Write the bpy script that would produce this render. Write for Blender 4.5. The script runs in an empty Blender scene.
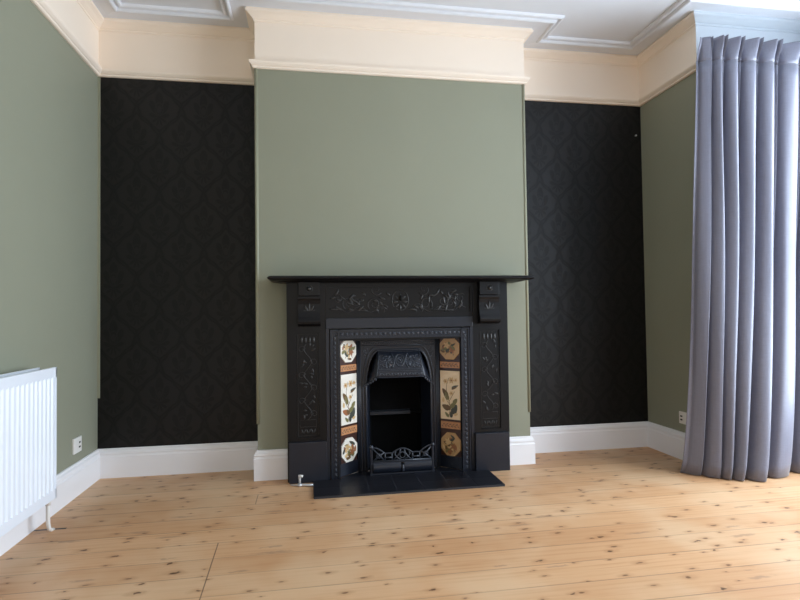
import bpy, bmesh, math, random
from mathutils import Vector, Matrix

scene = bpy.context.scene
COL = scene.collection
PI = math.pi

# ------------------------------------------------------------------ room measures (metres)
W = 3.658            # room width between left and right walls
X1, X2 = 0.965, 2.662  # chimney breast
D = 0.2457           # chimney breast depth
ZC = 2.815           # ceiling
ZR = 2.45            # underside of picture rail
YB = -5.4            # wall behind the camera
YE = -0.586          # where the right wall turns into the bay
XB = 4.46            # bay front
YF = -3.25           # far end of the bay
CX = 1.813           # fireplace axis

# ------------------------------------------------------------------ node helpers
def new_mat(name):
    m = bpy.data.materials.new(name)
    m.use_nodes = True
    nt = m.node_tree
    b = nt.nodes['Principled BSDF']
    return m, nt, b

def setv(b, **k):
    for n, v in k.items():
        n = n.replace('_', ' ')
        if n in b.inputs:
            b.inputs[n].default_value = v

class N:
    """tiny expression helper for shader math"""
    def __init__(self, nt): self.nt = nt
    def node(self, t, **k):
        n = self.nt.nodes.new(t)
        for a, v in k.items(): setattr(n, a, v)
        return n
    def link(self, a, b): self.nt.links.new(a, b)
    def m(self, op, a, b=None, c=None):
        n = self.node('ShaderNodeMath', operation=op)
        for i, v in enumerate((a, b, c)):
            if v is None: continue
            if isinstance(v, (int, float)): n.inputs[i].default_value = v
            else: self.link(v, n.inputs[i])
        return n.outputs[0]
    def rng(self, v, a, b, c=0.0, d=1.0):
        n = self.node('ShaderNodeMapRange')
        n.interpolation_type = 'SMOOTHSTEP'
        self.link(v, n.inputs[0])
        for i, q in enumerate((a, b, c, d)): n.inputs[1 + i].default_value = q
        return n.outputs[0]
    def mix(self, f, a, b, mode='MIX'):
        n = self.node('ShaderNodeMix', data_type='RGBA', blend_type=mode)
        for s, v in ((n.inputs[0], f), (n.inputs[6], a), (n.inputs[7], b)):
            if isinstance(v, (int, float)): s.default_value = v
            elif isinstance(v, (tuple, list)): s.default_value = (*v[:3], 1)
            else: self.link(v, s)
        return n.outputs[2]
    def comb(self, x, y, z=0.0):
        n = self.node('ShaderNodeCombineXYZ')
        for i, v in enumerate((x, y, z)):
            if isinstance(v, (int, float)): n.inputs[i].default_value = v
            else: self.link(v, n.inputs[i])
        return n.outputs[0]
    def pos(self):
        n = self.node('ShaderNodeNewGeometry')
        s = self.node('ShaderNodeSeparateXYZ')
        self.link(n.outputs['Position'], s.inputs[0])
        return n.outputs['Position'], s.outputs[0], s.outputs[1], s.outputs[2]
    def noise(self, vec, scale, detail=3, rough=.55):
        n = self.node('ShaderNodeTexNoise')
        self.link(vec, n.inputs['Vector'])
        n.inputs['Scale'].default_value = scale
        n.inputs['Detail'].default_value = detail
        n.inputs['Roughness'].default_value = rough
        return n.outputs['Fac']
    def bump(self, h, b, strength=.2, dist=.002):
        n = self.node('ShaderNodeBump')
        n.inputs['Strength'].default_value = strength
        n.inputs['Distance'].default_value = dist
        self.link(h, n.inputs['Height'])
        self.link(n.outputs[0], b.inputs['Normal'])

def lin(r, g, b):
    f = lambda c: (c / 255 / 12.92) if c / 255 <= .04045 else ((c / 255 + .055) / 1.055) ** 2.4
    return (f(r), f(g), f(b))

def plain(name, rgb, rough=.5, spec=.5, metal=0., noise=0., nscale=30., bump=0., coat=0.):
    m, nt, b = new_mat(name)
    setv(b, Base_Color=(*rgb, 1), Roughness=rough, Metallic=metal, Specular_IOR_Level=spec, Coat_Weight=coat)
    if noise or bump:
        e = N(nt); p, x, y, z = e.pos()
        f = e.noise(p, nscale, 4)
        if noise:
            dk = tuple(c * (1 - noise) for c in rgb); lt = tuple(min(1, c * (1 + noise)) for c in rgb)
            e.link(e.mix(f, dk, lt), b.inputs['Base Color'])
        if bump: e.bump(f, b, bump, .002)
    return m

# ------------------------------------------------------------------ materials
M = {}
M['green'] = plain('sage green wall paint', lin(141, 143, 125), .62, .3, noise=.03, nscale=3, bump=.03)
M['green_trim'] = plain('sage green bead paint', lin(148, 149, 128), .5, .4, noise=.02)
M['cream'] = plain('cream frieze paint', lin(243, 229, 213), .6, .3, noise=.015, nscale=4)
M['white_wood'] = plain('white gloss paint', lin(238, 237, 239), .32, .45, noise=.01, nscale=6)
M['ceiling'] = plain('white ceiling paint', lin(224, 227, 233), .8, .2, noise=.015, nscale=2)
M['bay_white'] = plain('white bay plaster', lin(196, 204, 212), .7, .2, noise=.01, nscale=3)  # daylight blue put into the white, for bay walls and bay trim
M['radiator'] = plain('white radiator enamel', lin(228, 234, 243), .3, .5, noise=.008, nscale=8)
M['plastic'] = plain('white plastic', lin(228, 226, 222), .35, .5, noise=.01)
M['dark'] = plain('dark hole', (.01, .01, .01), .8, .2, noise=.1)
M['iron'] = plain('black cast iron paint', (.0042, .0041, .0050), .38, .27, noise=.22, nscale=45, bump=.12)
M['iron_lit'] = plain('blackened iron insert', (.0075, .0105, .0190), .36, .5, noise=.22, nscale=60, bump=.12)  # same black iron with bluish window reflections put into the colour
M['iron_relief'] = plain('worn iron relief with highlights', (.020, .0195, .0195), .36, .55, noise=.35, nscale=70)  # lighter for worn edges and for highlights painted into the colour
M['iron_insert_relief'] = plain('worn blue black iron relief', (.018, .023, .035), .35, .65, noise=.3, nscale=70)  # worn edges plus highlights and blue window light in the colour
M['soot'] = plain('sooty firebrick', (.003, .003, .0032), .9, .08, noise=.4, nscale=25)
M['ledge'] = plain('ashen iron', (.016, .018, .024), .6, .4, noise=.3, nscale=35)  # bluish light on the fireback ledge, put into its colour
M['maroon'] = plain('dark maroon glazed tile', lin(58, 32, 24), .28, .5, noise=.25, nscale=40)
M['tile_window_lit'] = plain('ivory glazed tile', lin(226, 220, 208), .22, .5, noise=.05, nscale=35)  # left cheek tiles, whitened by window light put into the colour
M['tile_cream'] = plain('cream glazed tile', lin(232, 208, 172), .22, .5, noise=.08, nscale=35)  # right cheek panel, warm reflected light put into the cream
M['tile_warm_lit'] = plain('tan glazed tile', lin(188, 150, 104), .24, .5, noise=.15, nscale=45)  # right cheek octagons, warm reflected light put into the colour
M['tile_orange'] = plain('ochre glazed strip tile', lin(186, 132, 92), .24, .5, noise=.2, nscale=60)
M['p_brown'] = plain('brown leaf glaze', lin(104, 78, 46), .3, .5, noise=.3, nscale=120)
M['p_olive'] = plain('olive leaf glaze', lin(118, 112, 70), .3, .5, noise=.3, nscale=120)
M['p_dark'] = plain('dark green leaf glaze', lin(62, 66, 58), .3, .5, noise=.3, nscale=120)
M['p_rust'] = plain('rust flower glaze', lin(150, 96, 60), .3, .5, noise=.25, nscale=120)
M['p_ochre'] = plain('pale ochre flower glaze', lin(206, 172, 122), .3, .5, noise=.2, nscale=120)
M['chrome'] = plain('dull nickel', lin(214, 216, 220), .28, .5, metal=.6, noise=.05)

# black damask wallpaper
def damask():
    m, nt, b = new_mat('black damask wallpaper')
    e = N(nt); p, x, y, z = e.pos()
    TAU = 2 * PI
    ux = e.m('DIVIDE', e.m('SUBTRACT', x, .0905), .265)
    vz = e.m('DIVIDE', e.m('SUBTRACT', z, .132), .356)
    def wrap(t):      # to -pi..pi
        return e.m('MULTIPLY', e.m('SUBTRACT', e.m('FRACT', t), .5), TAU)
    uA, vA = wrap(ux), wrap(vz)
    uB, vB = wrap(e.m('ADD', ux, .5)), wrap(e.m('ADD', vz, .5))
    cv = e.m('COSINE', vA)
    # ogee outline of half-drop cells
    d = e.m('SUBTRACT', e.m('ABSOLUTE', uA), e.m('MULTIPLY', e.m('ADD', cv, 1.0), PI / 2))
    inA = e.m('LESS_THAN', d, 0.0); inB = e.m('SUBTRACT', 1.0, inA)
    lu = e.m('ADD', e.m('MULTIPLY', uA, inA), e.m('MULTIPLY', uB, inB))
    lv = e.m('ADD', e.m('MULTIPLY', vA, inA), e.m('MULTIPLY', vB, inB))
    leafy = e.m('MULTIPLY', e.m('SINE', e.m('MULTIPLY', lv, 6.0)), .10)
    ad = e.m('ADD', e.m('ABSOLUTE', d), leafy)
    band = e.m('MULTIPLY', e.rng(ad, .22, .62, 1, 0), e.rng(ad, .02, .16, .55, 1))
    # palmette inside each cell
    r = e.m('SQRT', e.m('ADD', e.m('MULTIPLY', lu, lu), e.m('MULTIPLY', e.m('MULTIPLY', lv, lv), .62)))
    ang = e.m('ARCTAN2', e.m('ABSOLUTE', lu), e.m('ADD', lv, .9))
    pet = e.m('ABSOLUTE', e.m('COSINE', e.m('MULTIPLY', ang, 4.5)))
    fan = e.rng(e.m('SUBTRACT', r, e.m('ADD', .75, e.m('MULTIPLY', pet, .75))), -.10, .10, 1, 0)
    veins = e.rng(pet, .12, .35, 0, 1)
    core = e.rng(r, .28, .36, 0, 1)
    ring = e.rng(e.m('ABSOLUTE', e.m('SUBTRACT', r, .55)), .05, .10, .4, 1)
    flower = e.m('MULTIPLY', e.m('MULTIPLY', fan, veins), e.m('MULTIPLY', core, ring))
    pat = e.m('MAXIMUM', band, e.m('MULTIPLY', flower, .8))
    n = e.noise(p, 160, 3)
    n2 = e.noise(p, 14, 3)
    pat = e.m('MULTIPLY', pat, e.m('ADD', .55, e.m('MULTIPLY', n2, .8)))
    col = e.mix(pat, (.0070, .0065, .0060), (.0014, .0013, .0014))
    col = e.mix(e.m('MULTIPLY', n, .25), col, (.010, .0095, .009))
    e.link(col, b.inputs['Base Color'])
    e.link(e.m('ADD', .44, e.m('MULTIPLY', pat, .12)), b.inputs['Roughness'])
    setv(b, Specular_IOR_Level=.30)
    e.bump(e.m('ADD', pat, e.m('MULTIPLY', n, .25)), b, .15, .0012)
    return m
M['damask'] = damask()

# stripped pine floorboards
def boards():
    m, nt, b = new_mat('stripped pine floorboards')
    e = N(nt); p, x, y, z = e.pos()
    PITCH = .152
    v = e.m('DIVIDE', e.m('ADD', y, .82 + PITCH * 60), PITCH)
    idn = e.m('FLOOR', v); fr = e.m('FRACT', v)
    wn = e.node('ShaderNodeTexWhiteNoise', noise_dimensions='1D'); e.link(idn, wn.inputs['W'])
    rnd = wn.outputs['Value']
    # long grain
    xo = e.m('ADD', x, e.m('MULTIPLY', rnd, 37.0))
    yo = e.m('ADD', y, e.m('MULTIPLY', rnd, 11.0))
    g1 = e.noise(e.comb(e.m('MULTIPLY', xo, .9), e.m('MULTIPLY', yo, 26.0)), 2.2, 5, .6)
    g2 = e.noise(e.comb(e.m('MULTIPLY', xo, 2.5), e.m('MULTIPLY', yo, 120.0)), 1.6, 3, .6)
    blot = e.noise(p, 1.7, 3)
    c = e.mix(rnd, lin(198, 151, 109), lin(213, 169, 127))
    c = e.mix(e.m('MULTIPLY', e.rng(g1, .45, .75), .55), c, lin(182, 129, 85))
    c = e.mix(e.m('MULTIPLY', e.rng(g2, .45, .8), .30), c, lin(186, 138, 96))
    c = e.mix(e.m('MULTIPLY', e.rng(blot, .42, .68), .5), c, lin(222, 192, 156))
    # knots and dings, stretched along the boards
    def spots(sx, sy, r0, r1, thr, off):
        vo = e.node('ShaderNodeTexVoronoi', voronoi_dimensions='2D')
        wob = e.m('MULTIPLY', e.m('SUBTRACT', e.noise(p, 28, 2), .5), .25)
        e.link(e.comb(e.m('ADD', e.m('MULTIPLY', xo, sx), e.m('ADD', wob, off)), e.m('ADD', e.m('MULTIPLY', yo, sy), wob)), vo.inputs['Vector'])
        vo.inputs['Scale'].default_value = 1.0
        ss = e.node('ShaderNodeSeparateColor'); e.link(vo.outputs['Color'], ss.inputs[0])
        keep = e.m('GREATER_THAN', ss.outputs[0], thr)
        rr = e.m('ADD', .55, e.m('MULTIPLY', ss.outputs[1], .9))
        dd = e.m('DIVIDE', vo.outputs['Distance'], rr)
        return e.m('MULTIPLY', e.rng(dd, r0, r1, 1, 0), keep), e.m('MULTIPLY', e.rng(dd, r0 * 1.3, r1 * 3.2, 1, 0), keep)
    k1, h1 = spots(4.0, 7.0, .022, .055, .45, 0.0)
    k2, h2 = spots(7.0, 14.0, .035, .09, .62, 7.3)
    k3, h3 = spots(1.8, 9.0, .03, .12, .55, 3.1)
    c = e.mix(e.m('MULTIPLY', e.m('MAXIMUM', h1, h2), .32), c, lin(150, 98, 56))
    c = e.mix(e.m('MULTIPLY', k1, .85), c, lin(66, 38, 22))
    c = e.mix(e.m('MULTIPLY', k2, .75), c, lin(92, 58, 36))
    c = e.mix(e.m('MULTIPLY', k3, .40), c, lin(128, 100, 84))
    # seams between boards
    seamw = e.m('ADD', .010, e.m('MULTIPLY', e.noise(e.comb(x, idn), 2.3, 2), .020))
    edge = e.m('MINIMUM', fr, e.m('SUBTRACT', 1.0, fr))
    seam = e.rng(e.m('DIVIDE', edge, seamw), .45, 1.25, 1, 0)
    seam = e.m('MULTIPLY', seam, e.m('ADD', .35, e.m('MULTIPLY', e.rng(e.noise(e.comb(e.m('MULTIPLY', x, .6), e.m('MULTIPLY', idn, 3.7)), 1.5, 2), .35, .65), .6)))
    # one cross joint and the slot by the radiator pipe
    def box(xc, hw, y0, y1, slope=0.0):
        dx = e.m('ABSOLUTE', e.m('SUBTRACT', e.m('SUBTRACT', x, xc), e.m('MULTIPLY', e.m('ADD', y, 1.36), slope)))
        return e.m('MULTIPLY', e.m('LESS_THAN', dx, hw), e.m('MULTIPLY', e.m('GREATER_THAN', y, y0), e.m('LESS_THAN', y, y1)))
    joint = box(.887, .0022, -1.735, -1.124, -.03)
    joint2 = box(.99, .0022, -.668, -.515, 0)
    slot = box(.088, .072, -.825, -.809, 0)
    dark = e.m('MAXIMUM', e.m('MULTIPLY', seam, .5), e.m('MAXIMUM', e.m('MULTIPLY', joint, .7), e.m('MAXIMUM', slot, e.m('MULTIPLY', joint2, .5))))
    c = e.mix(dark, c, (.030, .016, .009))
    e.link(c, b.inputs['Base Color'])
    e.link(e.m('ADD', .36, e.m('MULTIPLY', g1, .22)), b.inputs['Roughness'])
    setv(b, Specular_IOR_Level=.42)
    e.bump(e.m('SUBTRACT', e.m('MULTIPLY', g2, .25), e.m('MULTIPLY', dark, 1.6)), b, .35, .003)
    return m
M['boards'] = boards()

# black glazed hearth tiles with fine joints
def hearth_mat():
    m, nt, b = new_mat('black hearth tiles')
    e = N(nt); p, x, y, z = e.pos()
    def j(c, o, s):
        f = e.m('FRACT', e.m('DIVIDE', e.m('ADD', c, o), s))
        return e.m('MINIMUM', f, e.m('SUBTRACT', 1.0, f))
    ed = e.m('MINIMUM', j(x, -1.285 + 1.5, .15), j(y, .655 + 1.5, .15))
    gr = e.rng(ed, .008, .016, 1, 0)
    n = e.noise(p, 18, 4)
    ix = e.m('FLOOR', e.m('DIVIDE', e.m('ADD', x, .215), .15)); iy = e.m('FLOOR', e.m('DIVIDE', e.m('ADD', y, 2.155), .15))
    wn = e.node('ShaderNodeTexWhiteNoise', noise_dimensions='2D'); e.link(e.comb(ix, iy), wn.inputs['Vector'])
    c = e.mix(n, (.004, .0045, .007), (.010, .011, .016))
    c = e.mix(e.m('MULTIPLY', gr, .45), c, (.045, .047, .055))
    e.link(c, b.inputs['Base Color'])
    e.link(e.m('ADD', .24, e.m('ADD', e.m('MULTIPLY', wn.outputs['Value'], .14), e.m('MULTIPLY', gr, .3))), b.inputs['Roughness'])
    setv(b, Specular_IOR_Level=.42)
    e.bump(e.m('SUBTRACT', e.m('MULTIPLY', n, .3), gr), b, .25, .002)
    return m
M['hearth'] = hearth_mat()

# grey mauve satin curtain
def satin():
    m, nt, b = new_mat('grey satin curtain')
    e = N(nt); p, x, y, z = e.pos()
    n = e.noise(e.comb(e.m('MULTIPLY', x, 260), e.m('MULTIPLY', y, 260), e.m('MULTIPLY', z, 9)), 1.0, 3)
    n2 = e.noise(e.comb(e.m('MULTIPLY', x, 30), e.m('MULTIPLY', y, 30), e.m('MULTIPLY', z, 200)), 1.0, 2)
    f = e.m('ADD', e.m('MULTIPLY', n, .6), e.m('MULTIPLY', n2, .4))
    e.link(e.mix(f, lin(95, 97, 110), lin(123, 124, 140)), b.inputs['Base Color'])
    setv(b, Roughness=.40, Specular_IOR_Level=.5, Sheen_Weight=.25, Sheen_Roughness=.4)
    e.bump(f, b, .06, .001)
    return m
M['satin'] = satin()

# ------------------------------------------------------------------ mesh builder
class MB:
    def __init__(self): self.bm = bmesh.new(); self.mi = 0
    def _f(self, vs, smooth=False):
        try: f = self.bm.faces.new(vs)
        except ValueError: return None
        f.material_index = self.mi; f.smooth = smooth
        return f
    def box(self, x0, x1, y0, y1, z0, z1, bev=0.0):
        b2 = bmesh.new()
        mt = Matrix.Translation(((x0 + x1) / 2, (y0 + y1) / 2, (z0 + z1) / 2)) @ Matrix.Diagonal((abs(x1 - x0), abs(y1 - y0), abs(z1 - z0), 1))
        bmesh.ops.create_cube(b2, size=1, matrix=mt)
        if bev > 0:
            bmesh.ops.bevel(b2, geom=b2.edges[:], offset=bev, segments=2, affect='EDGES', profile=.6)
        self._absorb(b2)
        return self
    def _absorb(self, b2, smooth=False):
        mp = {}
        for v in b2.verts: mp[v] = self.bm.verts.new(v.co)
        for f in b2.faces:
            g = self._f([mp[v] for v in f.verts], smooth or f.smooth)
        b2.free()
    def tube(self, pts, r, seg=8, cap=True, closed=False):
        pts = [Vector(p) for p in pts]
        n = len(pts); rings = []
        rr = r if isinstance(r, (list, tuple)) else [r] * n
        prev = None
        for i, p in enumerate(pts):
            if closed: t = pts[(i + 1) % n] - pts[i - 1]
            else: t = pts[min(i + 1, n - 1)] - pts[max(i - 1, 0)]
            if t.length < 1e-9: t = Vector((0, 0, 1))
            t.normalize()
            if prev is None:
                a = Vector((0, 0, 1)) if abs(t.z) < .9 else Vector((0, 1, 0))
                s = t.cross(a).normalized()
            else:
                s = (prev - t * prev.dot(t))
                s = s.normalized() if s.length > 1e-6 else t.orthogonal().normalized()
            prev = s; w = t.cross(s)
            rings.append([self.bm.verts.new(p + (s * math.cos(2 * PI * k / seg) + w * math.sin(2 * PI * k / seg)) * rr[i]) for k in range(seg)])
        last = n if closed else n - 1
        for i in range(last):
            a, b = rings[i], rings[(i + 1) % n]
            for k in range(seg): self._f([a[k], a[(k + 1) % seg], b[(k + 1) % seg], b[k]], True)
        if cap and not closed:
            self._f(rings[0][::-1]); self._f(rings[-1])
        return self
    def blob(self, c, ax, ay, az, seg=10, rings=6):
        """ellipsoid with axis vectors"""
        c = Vector(c); ax, ay, az = Vector(ax), Vector(ay), Vector(az)
        rows = []
        for i in range(rings + 1):
            ph = PI * i / rings
            rows.append([self.bm.verts.new(c + az * math.cos(ph) + (ax * math.cos(2 * PI * k / seg) + ay * math.sin(2 * PI * k / seg)) * math.sin(ph)) for k in range(seg if 0 < i < rings else 1)])
        for i in range(rings):
            a, b = rows[i], rows[i + 1]
            for k in range(seg):
                k2 = (k + 1) % seg
                if len(a) == 1: self._f([a[0], b[k], b[k2]], True)
                elif len(b) == 1: self._f([a[k], b[0], a[k2]], True)
                else: self._f([a[k], b[k], b[k2], a[k2]], True)
        return self
    def prism(self, poly, axis, a, b, smooth=False):
        """extrude a 2-D polygon along x, y or z between a and b"""
        def P(q, t):
            if axis == 'x': return (t, q[0], q[1])
            if axis == 'y': return (q[0], t, q[1])
            return (q[0], q[1], t)
        A = [self.bm.verts.new(P(q, a)) for q in poly]; B = [self.bm.verts.new(P(q, b)) for q in poly]
        n = len(poly)
        for i in range(n): self._f([A[i], A[(i + 1) % n], B[(i + 1) % n], B[i]], smooth)
        self._f(A[::-1]); self._f(B)
        return self
    def loft(self, rows, smooth=True, close=False):
        R = [[self.bm.verts.new(p) for p in r] for r in rows]
        n = len(R[0])
        for a, b in zip(R[:-1], R[1:]):
            for k in range(n if close else n - 1):
                self._f([a[k], a[(k + 1) % n], b[(k + 1) % n], b[k]], smooth)
        return R
    def poly(self, pts):
        return self._f([self.bm.verts.new(p) for p in pts])
    def build(self, name, mats, parent=None, recalc=True):
        me = bpy.data.meshes.new(name)
        if recalc: bmesh.ops.recalc_face_normals(self.bm, faces=self.bm.faces[:])
        if parent is not None:
            o = origin(parent)
            for v in self.bm.verts: v.co -= o
        self.bm.to_mesh(me); self.bm.free()
        for m in (mats if isinstance(mats, (list, tuple)) else [mats]): me.materials.append(m)
        ob = bpy.data.objects.new(name, me)
        COL.objects.link(ob)
        if parent is not None: ob.parent = parent
        return ob

def origin(o):
    v = Vector((0, 0, 0))
    while o is not None:
        v += o.location; o = o.parent
    return v

def tag(o, label=None, cat=None, group=None, kind=None):
    if label: o['label'] = label
    if cat: o['category'] = cat
    if group: o['group'] = group
    if kind: o['kind'] = kind
    return o

def thing(name, label, cat, loc=(0, 0, 0), group=None):
    o = bpy.data.objects.new(name, None); o.empty_display_size = .05
    COL.objects.link(o); o.location = loc
    return tag(o, label, cat, group)

def struct(name, mb, mat):
    return tag(mb.build(name, mat), kind='structure')

# ------------------------------------------------------------------ room shell
struct('floor', MB().box(-.15, XB + .15, YB - .15, .15, -.06, 0), M['boards'])
struct('ceiling', MB().box(-.15, XB + .15, YB - .15, .15, ZC, ZC + .08), M['ceiling'])
struct('wall_left', MB().box(-.12, 0, YB, .12, 0, ZC), M['green'])
struct('wall_back_left', MB().box(0, X1, 0, .12, 0, ZC), M['damask'])
struct('wall_back_right', MB().box(X2, W, 0, .12, 0, ZC), M['damask'])
struct('wall_right', MB().box(W, W + .12, YE + .006, .12, 0, ZC), M['green'])
struct('wall_rear', MB().box(-.12, XB + .12, YB - .12, YB, 0, ZC), M['green'])
struct('wall_bay_side', MB().box(W, XB, YE, YE + .006, 0, ZC).box(W + .12, XB, YE + .006, YE + .1, 0, ZC), M['bay_white'])
struct('wall_bay_end', MB().box(W, XB + .12, YF - .1, YF, 0, ZC), M['bay_white'])
struct('wall_right_near', MB().box(W, W + .12, YB, YF - .1, 0, ZC), M['green'])
# bay front with a window opening
WY0, WY1, WZ0, WZ1 = -3.05, -.80, .16, 2.58
struct('wall_bay_front', MB().box(XB, XB + .12, YF, WY0, 0, ZC).box(XB, XB + .12, WY1, YE + .1, 0, ZC)
       .box(XB, XB + .12, WY0, WY1, 0, WZ0).box(XB, XB + .12, WY0, WY1, WZ1, ZC), M['bay_white'])
mb = MB()
for y in (WY0 + .03, (2 * WY0 + WY1) / 3, (WY0 + 2 * WY1) / 3, WY1 - .03):
    mb.box(XB + .03, XB + .09, y - .03, y + .03, WZ0, WZ1)
for z in (WZ0 + .03, (WZ0 + WZ1) / 2, WZ1 - .03):
    mb.box(XB + .035, XB + .085, WY0, WY1, z - .03, z + .03)
struct('window_1', mb, M['white_wood'])
# chimney breast with the fireplace opening
OW, OZ = .30, .86
struct('wall_chimney', MB().box(X1, CX - OW, -D, 0, 0, ZC).box(CX + OW, X2, -D, 0, 0, ZC)
       .box(CX - OW, CX + OW, -D, 0, OZ, ZC), M['green'])

# swept mouldings ------------------------------------------------------------
PATH = [(0, YB), (0, 0), (X1, 0), (X1, -D), (X2, -D), (X2, 0), (W, 0), (W, YE), (XB, YE)]
def offset_pts(path, off):
    out = []
    n = len(path)
    def nrm(i):
        a, b = Vector(path[i]), Vector(path[i + 1]); t = (b - a).normalized()
        return Vector((t.y, -t.x))
    for i in range(n):
        if i == 0: v = nrm(0)
        elif i == n - 1: v = nrm(n - 2)
        else:
            a, b = nrm(i - 1), nrm(i); s = a + b
            v = s / (1 + a.dot(b))
        out.append(Vector(path[i]) + v * off)
    return out
def sweep(mb, path, prof, i0=0, i1=None, close=True):
    """prof: list of (offset, z); sweeps segments i0..i1 with mitred corners"""
    i1 = len(path) - 1 if i1 is None else i1
    lines = [[(p.x, p.y, z) for p in offset_pts(path, off)[i0:i1 + 1]] for off, z in prof]
    rows = [[lines[k][i] for k in range(len(prof))] for i in range(i1 - i0 + 1)]
    R = mb.loft(rows, smooth=False, close=close)
    mb._f(R[0]); mb._f(R[-1][::-1])
    return mb

RAIL = [(0, ZR), (.010, ZR), (.016, ZR + .004), (.018, ZR + .012), (.024, ZR + .016), (.033, ZR + .026), (.036, ZR + .034), (.036, ZR + .042), (.026, ZR + .046), (.012, ZR + .050), (0, ZR + .050)]
struct('trim_1', sweep(MB(), PATH, RAIL, 0, 7), M['cream'])                       # picture rail
struct('trim_2', sweep(MB(), PATH, [(0, ZR + .045), (.004, ZR + .045), (.004, ZC - .001), (0, ZC - .001)], 0, 7), M['cream'])   # frieze
struct('trim_8', sweep(sweep(MB(), PATH, RAIL, 7, 8), PATH, [(0, ZR + .045), (.004, ZR + .045), (.004, ZC - .001), (0, ZC - .001)], 7, 8), M['bay_white'])   # same cream rail and frieze in the bay, blue daylight put into the colour
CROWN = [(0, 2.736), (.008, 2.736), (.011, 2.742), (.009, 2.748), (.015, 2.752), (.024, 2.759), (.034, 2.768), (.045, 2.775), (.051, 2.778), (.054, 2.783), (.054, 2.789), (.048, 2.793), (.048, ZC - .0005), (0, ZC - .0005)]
struct('trim_9', sweep(MB(), PATH, CROWN, 7, 8), M['bay_white'])  # bay length of the cream cornice, coloured as blue daylight shows it
struct('trim_3', sweep(MB(), PATH, CROWN, 0, 7), M['cream'])                      # cornice
SOFF = [(.046, 2.800), (.075, 2.801), (.115, 2.798), (.138, 2.795), (.142, 2.789), (.150, 2.785), (.158, 2.787), (.163, 2.793), (.163, 2.801), (.168, 2.806), (.174, 2.805), (.178, 2.799), (.186, 2.796), (.194, 2.799), (.198, 2.806), (.199, ZC + .002), (.046, ZC + .002)]
struct('trim_4', sweep(MB(), PATH, SOFF), M['ceiling'])                     # beaded soffit of the cornice
H = .1745
BASE = [(0, 0), (.022, 0), (.022, H - .048), (.019, H - .044), (.017, H - .036), (.020, H - .030), (.018, H - .020), (.012, H - .012), (.010, H - .004), (.006, H), (0, H)]
FL, FR = CX - .676, CX + .676
PL = [(0, YB), (0, 0), (X1, 0), (X1, -D), (FL, -D)]
PR = [(FR, -D), (X2, -D), (X2, 0), (W, 0), (W, YE), (XB, YE)]
struct('baseboard_left', sweep(MB(), PL, BASE, 0, 1), M['white_wood'])
struct('baseboard_back_left', sweep(MB(), PL, BASE, 1, 2), M['white_wood'])
struct('baseboard_chimney_left', sweep(MB(), PL, BASE, 2, 4), M['white_wood'])
struct('baseboard_chimney_right', sweep(MB(), PR, BASE, 0, 2), M['white_wood'])
struct('baseboard_back_right', sweep(MB(), PR, BASE, 2, 3), M['white_wood'])
struct('baseboard_right', sweep(MB(), PR, BASE, 3, 4), M['white_wood'])
struct('baseboard_bay_side', sweep(MB(), PR, BASE, 4, 5), M['white_wood'])
# green corner beads
struct('trim_5', MB().box(0, .014, -.006, 0, .48, ZR), M['green_trim'])
mb = MB()
mb.tube([(X1 + .003, -D + .003, .328), (X1 + .003, -D + .003, ZR)], .011, 12)
struct('trim_6', mb, M['green_trim'])
mb = MB()
mb.tube([(X2 - .003, -D + .003, .328), (X2 - .003, -D + .003, ZR)], .010, 12)
struct('trim_7', mb, M['green_trim'])

# ------------------------------------------------------------------ relief ornament helpers
def fmap(o, u, w, n):
    o, u, w, n = Vector(o), Vector(u), Vector(w), Vector(n)
    return (lambda a, b, h=0.0: o + u * a + w * b + n * h), u, w, n

def leaf3(mb, fm, a, b, ang, L, Wd, h=.003):
    mp, u, w, n = fm
    d = u * math.cos(ang) + w * math.sin(ang); s = -u * math.sin(ang) + w * math.cos(ang)
    mb.blob(mp(a, b), d * L / 2, s * Wd / 2, n * h, 8, 4)

def spiral(mb, fm, a, b, ang, size, turn, r=.0022, turns=1.25, n=16):
    """curl starting at (a,b) heading ang; turn=+1/-1"""
    mp = fm[0]
    pts = []; x, y, t = a, b, ang
    for i in range(n + 1):
        pts.append(mp(x, y, .001))
        st = size * (1 - .8 * i / n) * 2 * PI * turns / n * .5
        x += math.cos(t) * st; y += math.sin(t) * st; t += turn * 2 * PI * turns / n
    mb.tube(pts, [r * (1 - .45 * i / n) for i in range(n + 1)], 6)

def vine(mb, fm, L, wd, rng, step=.07, r=.0022, axis='w'):
    """wavy stem with curls and leaves in a strip centred on 0, from 0 to L along the axis"""
    mp, u, w, n = fm
    f2 = fm if axis == 'u' else ((lambda a, b, h=0.0: mp(b, a, h)), w, u, n)
    am = wd * .22
    N_ = max(8, int(L / .012))
    pts = [f2[0](L * i / N_, am * math.sin(2 * PI * L * i / N_ / (step * 2)), .001) for i in range(N_ + 1)]
    mb.tube(pts, r, 6)
    k = 0; s = step * .5
    while s < L - step * .3:
        sg = 1 if k % 2 == 0 else -1
        spiral(mb, f2, s, am * sg * .6, sg * .5, wd * .42, sg, r, 1.2)
        for q in range(3):
            leaf3(mb, f2, s + rng.uniform(-.3, .4) * step, -sg * wd * rng.uniform(.1, .42), rng.uniform(0, PI), wd * rng.uniform(.2, .32), wd * .1, .003)
        s += step; k += 1

def rect_line(mb, fm, a0, a1, b0, b1, r=.0018):
    mp = fm[0]
    mb.tube([mp(a0, b0), mp(a1, b0), mp(a1, b1), mp(a0, b1), mp(a0, b0)], r, 6, cap=False)

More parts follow.
